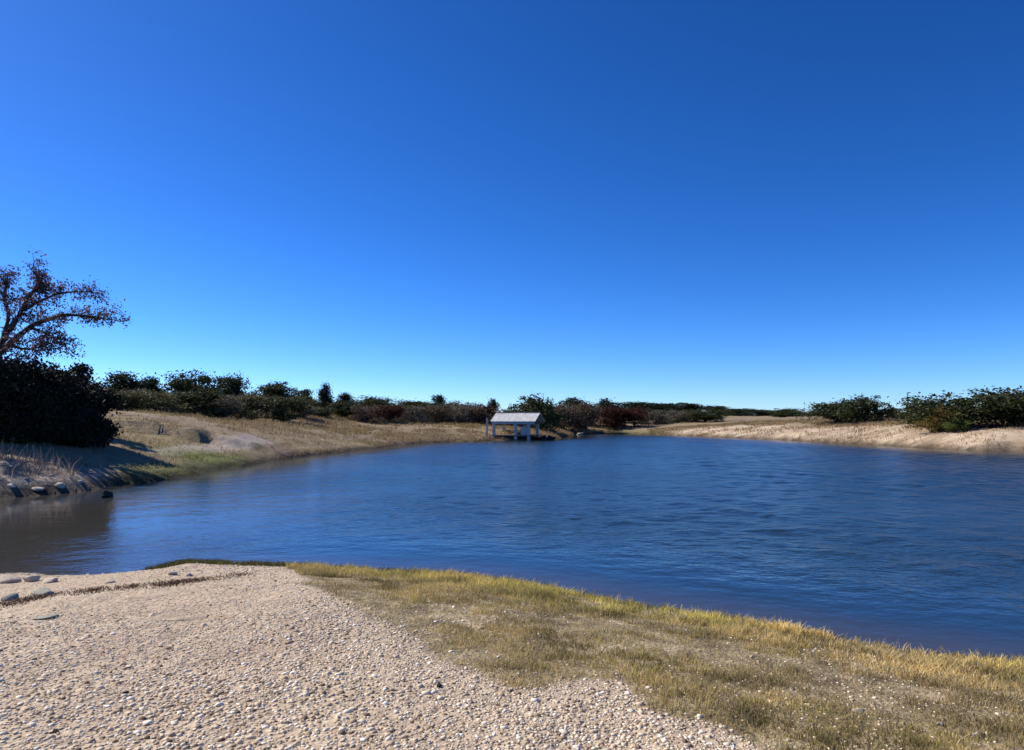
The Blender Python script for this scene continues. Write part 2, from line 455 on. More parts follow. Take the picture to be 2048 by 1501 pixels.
# ------------------------------------------------------------------ tree builders
def leaf_quads(P, size, flat=0.0):
    """one small rhombus leaf card of random orientation per point"""
    n = len(P)
    a = rng.normal(size=(n, 3)); a[:, 2] *= (1 - flat); a /= np.linalg.norm(a, axis=1)[:, None]
    b = rng.normal(size=(n, 3)); b -= (a * b).sum(1)[:, None] * a; b /= np.linalg.norm(b, axis=1)[:, None]
    sz = size * rng.uniform(0.55, 1.35, n)[:, None]
    V = np.stack([P - a * sz, P + b * sz * 0.55, P + a * sz, P - b * sz * 0.55], 1).reshape(-1, 3)
    return V, np.arange(4 * n).reshape(n, 4)
def tube(pts, rad, sides=6):
    pts = np.asarray(pts, float); rad = np.asarray(rad, float)
    n = len(pts)
    T = np.gradient(pts, axis=0); T /= np.linalg.norm(T, axis=1)[:, None] + 1e-9
    ref = np.where(np.abs(T[:, 2:3]) > 0.9, np.array([[1.0, 0, 0]]), np.array([[0, 0, 1.0]]))
    U = np.cross(T, ref); U /= np.linalg.norm(U, axis=1)[:, None]; W = np.cross(T, U)
    th = np.linspace(0, 2 * np.pi, sides, endpoint=False)
    V = (pts[:, None] + rad[:, None, None] * (np.cos(th)[None, :, None] * U[:, None] + np.sin(th)[None, :, None] * W[:, None])).reshape(-1, 3)
    F = []
    for i in range(n - 1):
        for k in range(sides):
            k2 = (k + 1) % sides
            F.append((i * sides + k, i * sides + k2, (i + 1) * sides + k2, (i + 1) * sides + k))
    return V, np.array(F)
class Acc:
    def __init__(s): s.V = []; s.F = []; s.n = 0
    def add(s, V, F):
        if len(V) == 0: return
        s.V.append(V); s.F.append(F + s.n); s.n += len(V)
    def mesh(s, name, mat, smooth=False): return mesh_np(name, np.concatenate(s.V), np.concatenate(s.F), mat, smooth)

def crown_points(lobes, nclump, nleaf, spread):
    L = np.array([l[0] for l in lobes], float); Rd = np.array([l[1] for l in lobes], float)
    wts = (Rd[:, 0] * Rd[:, 2]); wts = wts / wts.sum()
    k = rng.choice(len(lobes), nclump, p=wts)
    d = rng.normal(size=(nclump, 3)); d /= np.linalg.norm(d, axis=1)[:, None]
    C = L[k] + d * Rd[k] * (rng.uniform(0.45, 1.0, nclump) ** 0.6)[:, None]
    cs = spread * rng.uniform(0.5, 1.4, nclump)
    j = rng.integers(0, nclump, nleaf)
    P = C[j] + rng.normal(size=(nleaf, 3)) * cs[j][:, None] * np.array([1, 1, 0.75])
    return P, C
def make_tree_meshes(style, nleaf=2600, leaf=0.15):
    """a crown about 4.6 wide and 4 high standing at the origin"""
    lobes = []
    if style == 'oak':
        for i in range(15):
            a = rng.uniform(0, 6.28); r = rng.uniform(0.1, 1.45)
            lobes.append(((r * math.cos(a), r * math.sin(a), rng.uniform(0.9, 3.2) - 0.40 * r), (rng.uniform(.65, 1.05), rng.uniform(.65, 1.05), rng.uniform(.5, .8))))
        base = 0.9
    elif style == 'juniper':
        for i in range(9):
            h_ = i / 8.0
            a = rng.uniform(0, 6.28); r = (1 - h_) * rng.uniform(0.3, 1.3)
            q = 1.25 - 0.72 * h_
            lobes.append(((r * math.cos(a), r * math.sin(a), 0.55 + 2.9 * h_), (q * rng.uniform(.7, 1), q * rng.uniform(.7, 1), 0.62)))
        base = 0.3
    else:                                    # low open brush
        for i in range(13):
            a = rng.uniform(0, 6.28); r = rng.uniform(0.1, 1.6)
            lobes.append(((r * math.cos(a), r * math.sin(a), rng.uniform(0.7, 2.9) - 0.3 * r), (rng.uniform(.6, .95), rng.uniform(.6, .95), rng.uniform(.55, .9))))
        base = 0.3
    P, C = crown_points(lobes, 150, nleaf, 0.26)
    P = P[P[:, 2] > 0.05]
    q = np.percentile(P, [1.5, 98.5], axis=0)
    k3 = np.array([4.3 / (q[1, 0] - q[0, 0]), 4.3 / (q[1, 1] - q[0, 1]), 3.65 / q[1, 2]])
    P = P * k3; C = C * k3
    crown = leaf_quads(P, leaf)
    acc = Acc()
    zt = np.linspace(-0.3, 2.6, 6)
    bx, by = rng.normal(size=2) * 0.12
    tp = np.stack([bx * np.sin(zt * 1.3), by * np.sin(zt * 1.1), zt], 1)
    acc.add(*tube(tp, np.linspace(0.20, 0.07, 6)))
    for i in range(9):
        c = C[rng.integers(0, len(C))]
        s0 = tp[rng.integers(1, 4)]
        mid = (s0 + c) / 2 + np.array([0, 0, -0.15]) + rng.normal(size=3) * 0.12
        acc.add(*tube([s0, mid, c], [0.085, 0.05, 0.015], 5))
    return crown, acc
PROTO = {}
def proto(style, mat, k):
    key = (style, mat, k)
    if key not in PROTO:
        (cv_, cf), acc = make_tree_meshes(style, 7000 if style != 'brush' else 5200, 0.125)
        PROTO[key] = (mesh_np('crown', cv_, cf, M[mat]), acc.mesh('trunk', M['bark'], True))
    return PROTO[key]
tree_count = 0
def place_tree(name, style, mat, px, top, wpx, d, label, cat, group, base_py=None):
    """px, top, wpx: where the crown stands and reaches in the photo; d: distance in metres"""
    global tree_count
    tree_count += 1
    p = at_dist(px, top, d)
    gz = hz(p[0], p[1]) - 0.05
    H = max(p[2] - gz, 0.8)
    W = wpx * d / FPX / 0.97
    cm, tm = proto(style, mat, tree_count % 3)
    r = empty(name, (p[0], p[1], gz))
    r.rotation_euler = (0, 0, random.uniform(0, 6.28))
    r.scale = (W / 4.3, W / 4.3, H / 3.75)
    link('crown', cm, r); link('trunk', tm, r)
    return tag(r, label, cat, group)

# ------------------------------------------------------------------ big bare-limbed tree at the left edge
TD = 37.0
def lp(px, py, dd=0.0): return at_dist(px, py, TD + dd)
tb = lp(-35, 885); tb[2] = hz(tb[0], tb[1]) - 0.1
fork = lp(-6, 712)
acc = Acc(); tips = []
def limb(pts, r0, r1, sub=3):
    pts = np.array(pts)
    t = np.linspace(0, len(pts) - 1, (len(pts) - 1) * 4 + 1)
    P = np.stack([np.interp(t, np.arange(len(pts)), pts[:, k]) for k in range(3)], 1)
    P[1:-1] += rng.normal(size=(len(P) - 2, 3)) * 0.055
    P[1:-1] = (P[:-2] + 2 * P[1:-1] + P[2:]) / 4
    acc.add(*tube(P, np.linspace(r0, r1, len(P)), 7))
    return P
def twigs(P, r, length, depth, lo=0.25):
    n = len(P)
    for i in range(int(n * lo), n):
        for q in range(3 if depth == 2 else 2):
            if rng.random() < 0.25: continue
            d0 = P[min(i + 1, n - 1)] - P[max(i - 1, 0)]
            d0 = d0 / (np.linalg.norm(d0) + 1e-9)
            dv = d0 * 0.75 + rng.normal(size=3) * 0.75 + np.array([0.12, 0, 0.15])
            dv /= np.linalg.norm(dv)
            L = length * rng.uniform(0.5, 1.2)
            pts = [P[i]]
            for s_ in range(4):
                dv = dv + rng.normal(size=3) * 0.25; dv /= np.linalg.norm(dv)
                pts.append(pts[-1] + dv * L / 4)
            pts = np.array(pts)
            acc.add(*tube(pts, np.linspace(r, r * 0.35, 5), 4))
            tips.extend(pts[2:])
            if depth > 1: twigs(pts, r * 0.5, L * 0.55, depth - 1, 0.4)
limb([tb, lp(-30, 800), fork], 0.30, 0.22)
LIMBS = [
    ([fork, lp(30, 640, -.3), lp(62, 590, -.5), lp(82, 572, -.6), lp(72, 552, -.6)], .15, .03),
    ([fork, lp(60, 655, .6), lp(120, 628, 1.0), lp(175, 632, 1.2), lp(228, 640, 1.3)], .14, .02),
    ([lp(42, 622, -.4), lp(90, 598, .2), lp(130, 585, .5), lp(182, 584, .8)], .08, .02),
    ([lp(60, 655, .6), lp(95, 668, .2), lp(124, 690, .1)], .05, .015),
    ([fork, lp(18, 640, 1.0), lp(8, 585, 1.2), lp(15, 552, 1.3)], .12, .025),
    ([fork, lp(-50, 640, .4), lp(-95, 580, .8), lp(-110, 530, 1.0)], .13, .025),
    ([fork, lp(-70, 680, -1.0), lp(-150, 640, -1.5), lp(-200, 620, -1.8)], .12, .02),
    ([fork, lp(20, 690, -1.2), lp(60, 700, -1.6), lp(85, 690, -1.8)], .09, .02),
]
for pts, r0, r1 in LIMBS:
    twigs(limb(pts, r0, r1), r1 * 0.8 + 0.004, 0.60, 2)
root = empty('bare_tree', tuple(tb))
me = acc.mesh('trunk', M['bark'], True)
me.transform(__import__('mathutils').Matrix.Translation(-Vector(tb)))
link('trunk', me, root)
T = np.array(tips)
j = rng.choice(len(T), 620)
P = T[j].repeat(17, 0) + rng.normal(size=(620 * 17, 3)) * 0.15
Vq, Fq = leaf_quads(P, 0.060)
link('crown', mesh_np('crown', Vq - tb, Fq, M['dead']), root)
tag(root, 'tall thin-leaved tree with bare forking limbs rising above the black thicket at the left edge', 'tree')

# ------------------------------------------------------------------ dense dark thicket below it, each shrub its own
def dense_tree(name, mat, px, top, wpx, d, label, nleaf, leaf, depth=0.9, group=None):
    p = at_dist(px, top, d); gz = hz(p[0], p[1]) - 0.05
    H = p[2] - gz; W = wpx * d / FPX / 2
    lobes = []
    for i in range(36):
        a = rng.uniform(0, 6.28); r = math.sqrt(rng.uniform(0, 1)) * 0.82 * W; h_ = rng.uniform(0.06, 0.86)
        k = 1 - 0.45 * max(0, h_ - 0.35)
        lobes.append(((r * k * math.cos(a), r * k * math.sin(a) * depth, h_ * H), (rng.uniform(.15, .42) * W, rng.uniform(.15, .42) * W * depth, rng.uniform(.07, .2) * H)))
    P, C = crown_points(lobes, 420, nleaf, 0.10 * W + 0.05)
    P = P[P[:, 2] > 0.02]
    r = empty(name, (p[0], p[1], gz))
    link('crown', mesh_np('crown', *leaf_quads(P, leaf), M[mat]), r)
    a = Acc()
    tp = np.array([[0, 0, -0.2], [0.05, 0, H * .3], [0.1, .05, H * .7]])
    a.add(*tube(tp, [0.16, .12, .05]))
    for q in range(10):
        c_ = C[rng.integers(0, len(C))]; a.add(*tube([tp[1] * rng.uniform(.3, 1.6), c_ * 0.6 + np.array([0, 0, .1]), c_], [.07, .04, .012], 5))
    link('trunk', a.mesh('trunk', M['bark'], True), r)
    return tag(r, label, 'tree', group)
G1 = 'dark shrubs massed at the left edge'
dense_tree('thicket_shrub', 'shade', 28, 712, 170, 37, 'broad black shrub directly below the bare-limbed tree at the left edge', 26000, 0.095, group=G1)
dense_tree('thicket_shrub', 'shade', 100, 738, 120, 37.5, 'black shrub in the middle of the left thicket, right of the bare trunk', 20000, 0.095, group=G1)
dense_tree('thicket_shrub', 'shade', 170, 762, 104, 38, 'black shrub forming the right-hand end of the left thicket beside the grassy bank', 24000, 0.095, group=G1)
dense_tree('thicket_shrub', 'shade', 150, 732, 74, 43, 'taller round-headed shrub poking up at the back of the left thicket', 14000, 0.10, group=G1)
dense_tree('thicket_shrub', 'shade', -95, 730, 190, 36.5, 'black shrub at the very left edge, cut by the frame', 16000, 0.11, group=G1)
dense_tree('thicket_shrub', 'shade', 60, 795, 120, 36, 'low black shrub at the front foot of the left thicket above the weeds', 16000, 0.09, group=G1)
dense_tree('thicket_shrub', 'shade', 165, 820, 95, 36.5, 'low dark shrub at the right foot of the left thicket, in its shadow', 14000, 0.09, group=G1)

# ------------------------------------------------------------------ trees and brush across the pond
GH = 'trees along the top of the left hill'; GB = 'brush below the left hill'; GP = 'growth around the shelter'
GF = 'small trees on the far ridge'; GR_ = 'trees behind the right-hand beach'; GC = 'brush right of the shelter'
TREES = [
 # left hill, skyline
 ('juniper_tree','juniper','juniper', 245,748, 95, 88,'dark juniper on the hill skyline just right of the left thicket','tree',GH),
 ('juniper_tree','juniper','juniper', 300,757, 52, 98,'small square-topped juniper on the hill skyline between the thicket and the broad-topped oak','tree',GH),
 ('oak_tree','oak','oak', 380,747, 84, 95,'broad flat-topped dark oak, highest tree on the left hill skyline','tree',GH),
 ('oak_tree','oak','oak', 465,754, 56, 98,'compact dark oak on the skyline just right of the broad flat-topped oak','tree',GH),
 ('oak_tree','oak','oak', 553,767, 78, 105,'wide low dark oak on the skyline above the middle of the grassy bank','tree',GH),
 ('juniper_tree','juniper','juniper', 610,781, 42, 112,'low juniper on the skyline between the wide low oak and the pale hillside clearing','tree',GH),
 ('juniper_tree','juniper','juniper', 652,770, 32, 118,'narrow dark juniper standing alone above the pale hillside clearing','tree',GH),
 ('juniper_tree','juniper','juniper', 690,788, 44, 122,'small juniper just right of the narrow lone one over the clearing','tree',GH),
 ('oak_tree','oak','oak', 742,795, 84, 128,'low spreading oak on the skyline where the hill begins to fall away','tree',GH),
 ('oak_tree','oak','oak', 820,803, 82, 135,'low dark oak on the skyline left of the tiny isolated treetop','tree',GH),
 ('small_tree','oak','juniper', 877,791, 26, 142,'tiny isolated round treetop above the brush left of the shelter','tree',GH),
 ('oak_tree','oak','oak', 925,805, 58, 140,'dark oak on the skyline between the tiny isolated treetop and the shelter','tree',GH),
 ('small_tree','oak','juniper', 984,800, 26, 125,'small round treetop showing just over the left end of the shelter roof','tree',GH),
 # left hill, lower row along the top of the grass
 ('hillside_shrub','brush','olive', 246,782, 82, 66,'dark olive shrub at the left end of the lower row, against the thicket','shrub',GB),
 ('hillside_shrub','brush','olive', 318,786, 92, 68,'olive shrub second along the lower row from the thicket','shrub',GB),
 ('hillside_shrub','brush','oak', 392,780, 96, 70,'large dark green shrub of the lower row under the broad flat-topped oak','shrub',GB),
 ('hillside_shrub','brush','grey', 448,792, 60, 71,'greyish shrub of the lower row under the compact skyline oak','shrub',GB),
 ('hillside_shrub','brush','olive', 506,790, 84, 72,'olive shrub of the lower row right of the greyish one','shrub',GB),
 ('hillside_shrub','brush','oak', 566,794, 72, 74,'dark shrub at the right end of the unbroken lower row, under the wide low oak','shrub',GB),
 ('hillside_shrub','brush','grey', 607,806, 50, 80,'grey-green shrub standing at the left side of the pale hillside clearing','shrub',GB),
 ('hillside_shrub','oak','oak', 640,815, 40, 86,'small dark shrub inside the pale clearing, below the narrow lone juniper','shrub',GB),
 ('hillside_shrub','oak','oak', 688,805, 58, 92,'dark rounded shrub at the right side of the pale clearing','shrub',GB),
 ('hillside_shrub','brush','brown', 734,812, 56, 90,'brown shrub at the left end of the rusty brush row','shrub',GB),
 ('hillside_shrub','brush','red', 778,812, 58, 92,'rusty red-brown shrub in the brush row left of the shelter','shrub',GB),
 ('hillside_shrub','brush','grey', 826,814, 62, 94,'grey twiggy shrub in the brush row beside the rusty one','shrub',GB),
 ('hillside_shrub','brush','brown', 872,812, 58, 95,'brown twiggy shrub below the tiny isolated treetop','shrub',GB),
 ('hillside_shrub','brush','grey', 918,814, 60, 96,'grey-brown shrub midway between the tiny isolated treetop and the shelter','shrub',GB),
 ('hillside_shrub','brush','brown', 958,816, 52, 97,'dark brown shrub immediately left of the shelter posts','shrub',GB),
 # around the shelter and to its right
 ('oak_tree','oak','oak', 1066,796, 92, 98,'large dark oak rising behind the shelter roof','tree',GP),
 ('oak_tree','brush','oak', 1090,812, 48, 94,'dark shrub against the right-hand end of the shelter','shrub',GP),
 ('brush_shrub','brush','grey', 1020,820, 70, 100,'grey brush seen through the open shelter between its posts','shrub',GP),
 ('brush_shrub','brush','brown', 1128,810, 56, 112,'reddish brown brush just right of the oak behind the shelter','shrub',GC),
 ('brush_shrub','brush','brown', 1172,808, 58, 114,'paler brown brush midway between the shelter oak and the small dark treetop','shrub',GC),
 ('oak_tree','oak','juniper', 1214,800, 48, 122,'small dark treetop standing over the reddish brown brush right of the shelter','tree',GC),
 ('brush_shrub','brush','red', 1228,814, 56, 118,'dark russet brush directly under the small dark treetop','shrub',GC),
 ('brush_shrub','brush','red', 1268,818, 52, 120,'dark russet brush at the right end of the reddish mass','shrub',GC),
 ('brush_shrub','brush','grey', 1310,823, 52, 124,'mauve-grey low brush right of the russet mass','shrub',GC),
 ('brush_shrub','brush','grey', 1354,822, 54, 128,'greyish olive low brush left of the dark round clump on the far shore','shrub',GC),
 ('oak_tree','oak','oak', 1410,819, 70, 125,'dark round clump behind the pale far shore, centre right','tree',GC),
 # far ridge
 ('ridge_tree','oak','juniper', 1150,797, 58, 230,'small blue-dark tree on the ridge above the reddish brush','tree',GF),
 ('ridge_tree','oak','juniper', 1262,805, 101, 240,'long low dark tree on the ridge just right of the small dark treetop','tree',GF),
 ('ridge_tree','oak','juniper', 1325,807, 104, 250,'dark ridge tree above the mauve-grey brush','tree',GF),
 ('ridge_tree','oak','juniper', 1378,809, 87, 255,'dark ridge tree above and left of the dark round clump','tree',GF),
 ('ridge_tree','oak','juniper', 1436,813, 52, 260,'narrow ridge tree at the right edge of the dark round clump','tree',GF),
 ('ridge_tree','oak','juniper', 1476,818, 72, 230,'first low ridge tree right of the dark round clump','tree',GF),
 ('ridge_tree','oak','juniper', 1522,820, 78, 220,'low ridge tree midway along the thin dark line over the pale shore','tree',GF),
 ('oak_tree','oak','oak', 1570,818, 56, 150,'taller dark mound of a tree in the thin dark line over the pale shore','tree',GF),
 ('ridge_tree','oak','juniper', 1614,825, 66, 180,'lowest ridge tree, left of the pair of oaks on the pale slope','tree',GF),
 # right-hand side
 ('oak_tree','oak','oak', 1672,806, 84, 98,'low wide oak on the left of the pair above the pale slope','tree',GR_),
 ('oak_tree','oak','oak', 1728,795, 78, 94,'taller domed oak on the right of the pair above the pale slope','tree',GR_),
 ('oak_tree','oak','juniper', 1776,818, 40, 102,'small dark tree tucked against the right side of the domed oak','tree',GR_),
 ('oak_tree','oak','juniper', 1808,826, 46, 110,'low dark tree in the dip between the domed oak and the large right-hand oaks','tree',GR_),
 ('oak_tree','oak','oak', 1858,802, 76, 80,'left flank oak of the large right-hand group, beside the pale track','tree',GR_),
 ('oak_tree','oak','oak', 1925,786, 128, 77,'largest oak of the right-hand group with a wide dark dome','tree',GR_),
 ('sunlit_side_shrub','brush','sunlit_gold', 1876,818, 60, 74.5,'shrub in front of the left flank oak, golden olive to stand for its sunlit side','shrub',GR_),  # golden colour stands for the sunlit left side of the oaks
 ('green_shrub','brush','bush', 1912,836, 42, 73.5,'low bright green shrub on the ground before the largest oak','shrub',GR_),
 ('oak_tree','oak','oak', 2022,784, 104, 78,'dark oak at the right edge, partly cut by the frame','tree',GR_),
 ('oak_tree','oak','oak', 2120,776, 120, 80,'dark oak beyond the right edge of the frame','tree',GR_),
]
for t in TREES: place_tree(*t)
FILL = [(px, 782 + 0.043 * (px - 230) + random.uniform(-3, 7), random.uniform(56, 84), 82 + 0.012 * (px - 230) + random.uniform(-5, 9), random.choice(['olive', 'olive', 'oak', 'grey', 'grey', 'brown']))
        for px in list(range(250, 600, 24)) + [722, 748, 770, 795, 815, 842, 865, 890, 912, 935, 960]]
for px, top, wd, d_, mt in FILL:
    if px > 700: top = 810 + random.uniform(-2, 5); d_ = 104 + random.uniform(-5, 10); mt = random.choice(['brown', 'grey', 'red', 'oak', 'brown'])
    place_tree('hillside_shrub', 'brush', mt, px, top, wd, d_, 'shrub in the close brush band on the left hillside, under the skyline trees', 'shrub', 'close brush band on the left hillside')
for px, top, wd, d_, mt in [(1100, 814, 60, 118, 'brown'), (1148, 812, 60, 122, 'brown'), (1190, 813, 56, 121, 'brown'), (1250, 815, 60, 130, 'red'), (1290, 818, 56, 134, 'oak'), (1332, 821, 56, 138, 'oak'), (1378, 822, 56, 136, 'oak')]:
    place_tree('brush_shrub', 'brush', mt, px, top, wd, d_, 'shrub at the back of the brush on the far shore right of the shelter', 'shrub', 'back row of brush right of the shelter')

# ------------------------------------------------------------------ open shelter on the far shore
SD = 82.0
sc = at_dist(1036, 870, SD)
gz0 = hz(sc[0], sc[1])
ang = -math.atan2(sc[0], sc[1]) - math.radians(18)
sh = empty('picnic_shelter', (sc[0], sc[1], gz0)); sh.rotation_euler = (0, 0, ang)
tag(sh, 'open pale-roofed shelter on posts at the water edge of the far shore', 'shelter')
def box(name, c, size, mat, parent, bev=0.02, rx=0.0):
    b = bmesh.new(); bmesh.ops.create_cube(b, size=1)
    for vv in b.verts: vv.co = Vector((vv.co.x * size[0], vv.co.y * size[1], vv.co.z * size[2]))
    bmesh.ops.bevel(b, geom=b.edges[:], offset=bev, segments=2, affect='EDGES', clamp_overlap=True)
    m_ = bpy.data.meshes.new(name); b.to_mesh(m_); b.free(); m_.materials.append(mat)
    o = link(name, m_, parent); o.location = c; o.rotation_euler = (rx, 0, 0)
    return o
ZB = -gz0                                   # water level, local
eave = 2.15 - gz0; ridge = 3.12 - gz0
# gable roof: two thick ribbed sheets meeting at the ridge
def roof_sheet(sgn):
    b = bmesh.new(); n = 24; vs = []
    for i in range(n + 1):
        x = -2.7 + 5.4 * i / n
        rib = 0.010 if i % 3 == 0 else 0.0
        for (y, z) in ((sgn * 2.05, eave + rib), (sgn * 0.02, ridge + rib)):
            vs.append((b.verts.new((x, y, z)), b.verts.new((x, y, z - 0.07 - rib))))
    for i in range(n):
        a, bb, c_, d_ = vs[2 * i], vs[2 * i + 1], vs[2 * i + 3], vs[2 * i + 2]
        b.faces.new((a[0], bb[0], c_[0], d_[0])); b.faces.new((a[1], d_[1], c_[1], bb[1]))
        b.faces.new((a[0], d_[0], d_[1], a[1])); b.faces.new((bb[0], bb[1], c_[1], c_[0]))
    for k in (0, n):
        a, bb = vs[2 * k], vs[2 * k + 1]; b.faces.new((a[0], a[1], bb[1], bb[0]))
    bmesh.ops.recalc_face_normals(b, faces=b.faces[:])
    m_ = bpy.data.meshes.new('roof_sheet'); b.to_mesh(m_); b.free(); m_.materials.append(M['roof'])
    return link('roof_sheet', m_, sh)
rs = roof_sheet(-1); roof_sheet(1)
box('ridge_cap', (0, 0, ridge + 0.05), (5.4, 0.22, 0.05), M['roof'], sh)
box('fascia', (0, -1.98, eave - 0.20), (5.2, 0.06, 0.22), M['roof'], sh)
box('fascia', (0, 1.98, eave - 0.20), (5.2, 0.06, 0.22), M['deck'], sh)
for x in (-2.35, 0.30, 1.85):
    for y in (-1.75, 1.75):
        box('post', (x, y, (eave - 0.31 + ZB - 0.4) / 2), (0.30, 0.30, eave - 0.31 - ZB + 0.4), M['post'], sh)
for x in (-2.35, 0.30, 1.85):
    box('tie_beam', (x, 0, eave - 0.40), (0.12, 3.18, 0.18), M['deck'], sh)
box('floor', (-0.1, 0, 0.03), (5.0, 3.9, 0.12), M['deck'], sh)
box('end_panel', (1.25, -1.70, 0.575), (0.80, 0.08, 0.95), M['post'], sh)
box('bench_seat', (-0.9, 1.2, 0.54), (2.0, 0.4, 0.08), M['deck'], sh)
for x in (-1.7, -0.1): box('bench_leg', (x, 1.2, 0.295), (0.1, 0.34, 0.40), M['deck'], sh)
pp = at_dist(974, 878, 81.0); pz = hz(pp[0], pp[1])
pole = empty('marker_pole', (pp[0], pp[1], pz))
tag(pole, 'pale upright pole standing just left of the shelter', 'pole')
box('pole_shaft', (0, 0, 0.95), (0.20, 0.20, 2.3), M['post'], pole)
box('pole_cap', (0, 0, 2.14), (0.28, 0.28, 0.07), M['roof'], pole)

# ------------------------------------------------------------------ stones
def stone_mesh(seed, sub=3, flat=0.55):
    r_ = random.Random(seed)
    b = bmesh.new(); bmesh.ops.create_icosphere(b, subdivisions=sub, radius=1)
    cuts = [(Vector((r_.gauss(0, 1), r_.gauss(0, 1), r_.gauss(0, 1))).normalized(), r_.uniform(.42, .82)) for _ in range(13)]
    sx, sy = r_.uniform(.75, 1.2), r_.uniform(.65, 1.0)
    ox = r_.uniform(0, 50)
    for vv in b.verts:
        co = vv.co.copy()
        for nrm, dd in cuts:
            e = co.dot(nrm) - dd
            if e > 0: co -= nrm * e * 0.97
        k = 1 + 0.55 * (float(vnoise(co.x * 1.7 + ox, co.y * 1.7 + co.z, 3)) - 0.5) + 0.14 * (float(vnoise(co.x * 9 + ox, co.y * 9 + co.z * 7, 5)) - 0.5)
        vv.co = Vector((co.x * sx * k, co.y * sy * k, co.z * flat * k))
    m_ = bpy.data.meshes.new('rock')
    for f in b.faces: f.smooth = True
    b.to_mesh(m_); b.free()
    return m_
def rock(px, py, wpx, label, mat='rock', d=None, flat=0.55, sink=0.3, group=None, seed=None, rz=None):
    x, y = ground_hit(px, py) if d is None else tuple(at_dist(px, py, d)[:2])
    z = hz(x, y); dd = math.hypot(x, y)
    R_ = wpx * dd / FPX / 2
    m_ = stone_mesh(seed if seed is not None else int(px * 7 + py), 3, flat); m_.materials.append(M[mat])
    o = link('rock', m_); o.location = (x, y, max(z, 0) + R_ * flat * (1 - 2 * sink) * 0.6); o.scale = (R_, R_, R_)
    o.rotation_euler = (random.uniform(-.15, .15), random.uniform(-.15, .15), random.uniform(0, 6.28) if rz is None else rz)
    return tag(o, label, 'rock', group)
GS = 'stones at the near left water edge'
rock(18, 1166, 50, 'pale rock at the far left of the near water edge', group=GS, flat=.42, sink=.42)
rock(62, 1163, 44, 'second pale rock from the left along the near water edge', group=GS, flat=.42, sink=.42)
rock(98, 1166, 36, 'pale flat rock third from the left along the near water edge', group=GS, flat=.4, sink=.42)
rock(85, 1190, 46, 'grey-green stone just above the dark debris line at lower left', 'greyrock', group=GS, flat=.4, sink=.45)
rock(18, 1200, 40, 'grey stone at the left edge touching the dark debris line', 'greyrock', group=GS, flat=.4, sink=.45)
rock(346, 1150, 26, 'small pale rock where the dark shore grass begins', group=GS, flat=.42, sink=.42)
rock(378, 1153, 20, 'smaller pale rock right beside the one where the shore grass begins', group=GS)
rock(222, 1166, 20, 'small stone on the near water edge left of the dark shore grass', group=GS)
rock(80, 1238, 50, 'flat grey-green slab lying on the gravel at lower left', 'greyrock', flat=.16, sink=.6, rz=0.1)
rock(370, 1240, 84, 'large flat tan slab sunk in the gravel left of centre', 'slab', flat=.16, sink=.62, rz=0.3)
rock(110, 1466, 16, 'small black stone on the gravel at the bottom left', 'darkrock')
rock(250, 1388, 14, 'small black stone on the gravel above the bottom left one', 'darkrock')
rock(878, 1374, 22, 'dark stone on the gravel near the grass edge at the bottom centre', 'darkrock')
rock(1022, 1384, 14, 'small dark stone near the tip of grass at the gravel pocket', 'darkrock')
rock(1716, 1427, 24, 'single pale stone lying in the grass at lower right', 'rock')
rock(1880, 1452, 22, 'left pale stone in the bare patch at the bottom right', 'rock')
rock(1955, 1474, 26, 'right pale stone in the bare patch at the bottom right', 'rock')
rock(1085, 872, 26, 'dark rock nearest the right end of the shelter', 'darkrock', d=81.5, group='dark rocks beside the shelter')
rock(1104, 878, 26, 'dark rock at the waterline, further right of the shelter', 'darkrock', d=80.5, group='dark rocks beside the shelter')
rock(1160, 864, 16, 'small pale rock on the far shore right of the dark rocks', 'rock', d=108)
rock(214, 972, 26, 'dark red-brown rock at the tip of the left bank', 'darkrock', d=25.8, flat=.8)
for k_, (px_, py_, w_) in enumerate([(24, 972, 22), (78, 982, 20), (122, 974, 26), (160, 966, 17), (52, 958, 14), (187, 952, 14), (104, 952, 13)]):
    rock(px_, py_, w_, ['pale stone at the left end of the far bank of the inlet', 'low pale stone nearest the water on the far bank of the inlet', 'largest pale stone in the middle of the far inlet bank',
         'pale stone toward the tip of the far inlet bank', 'small stone higher up the left part of the far inlet bank', 'small stone on top of the tip of the far inlet bank', 'small stone high in the middle of the far inlet bank'][k_],
         'rock', group='stones on the far bank of the inlet', d=None, flat=.45, sink=.5)

# pebbles strewn over the gravel (uncountable): tiny stones as one sheet
def ico():
    b = bmesh.new(); bmesh.ops.create_icosphere(b, subdivisions=1, radius=1)
    v_ = np.array([vv.co[:] for vv in b.verts]); f_ = np.array([[q.index for q in f.verts] for f in b.faces]); b.free()
    return v_, f_
iv, if_ = ico()
N = 170000
az = rng.uniform(-0.85, 0.85, N); d = np.sqrt(rng.uniform(2.6 ** 2, 14 ** 2, N)) ** 1.0
d = np.where(rng.random(N) < 0.6, rng.uniform(2.6, 8, N), d)
x = d * np.sin(az); y = d * np.cos(az)
z, s = height(x, y, True)
mk = zone_masks(x, y, s)
keep = (s > 0.03) & (rng.random(N) < (mk['gravel'] * 0.9 + mk['ngrass'] * 0.11) * (0.35 + 0.65 * vnoise(x * 1.3, y * 1.3, 77)))
x, y, z = x[keep], y[keep], z[keep]
n = len(x)
r = 0.0043 * np.exp(rng.normal(0, 0.55, n)) + 0.003
r = np.minimum(r * (0.65 + 0.9 * vnoise(x * 0.7, y * 0.7, 78)), 0.027)
th = rng.uniform(0, 6.28, n)
jit = iv[None] * rng.uniform(0.7, 1.25, (n, len(iv), 1)) * np.stack([rng.uniform(.8, 1.35, n), rng.uniform(.7, 1.0, n), rng.uniform(.4, .7, n)], 1)[:, None]
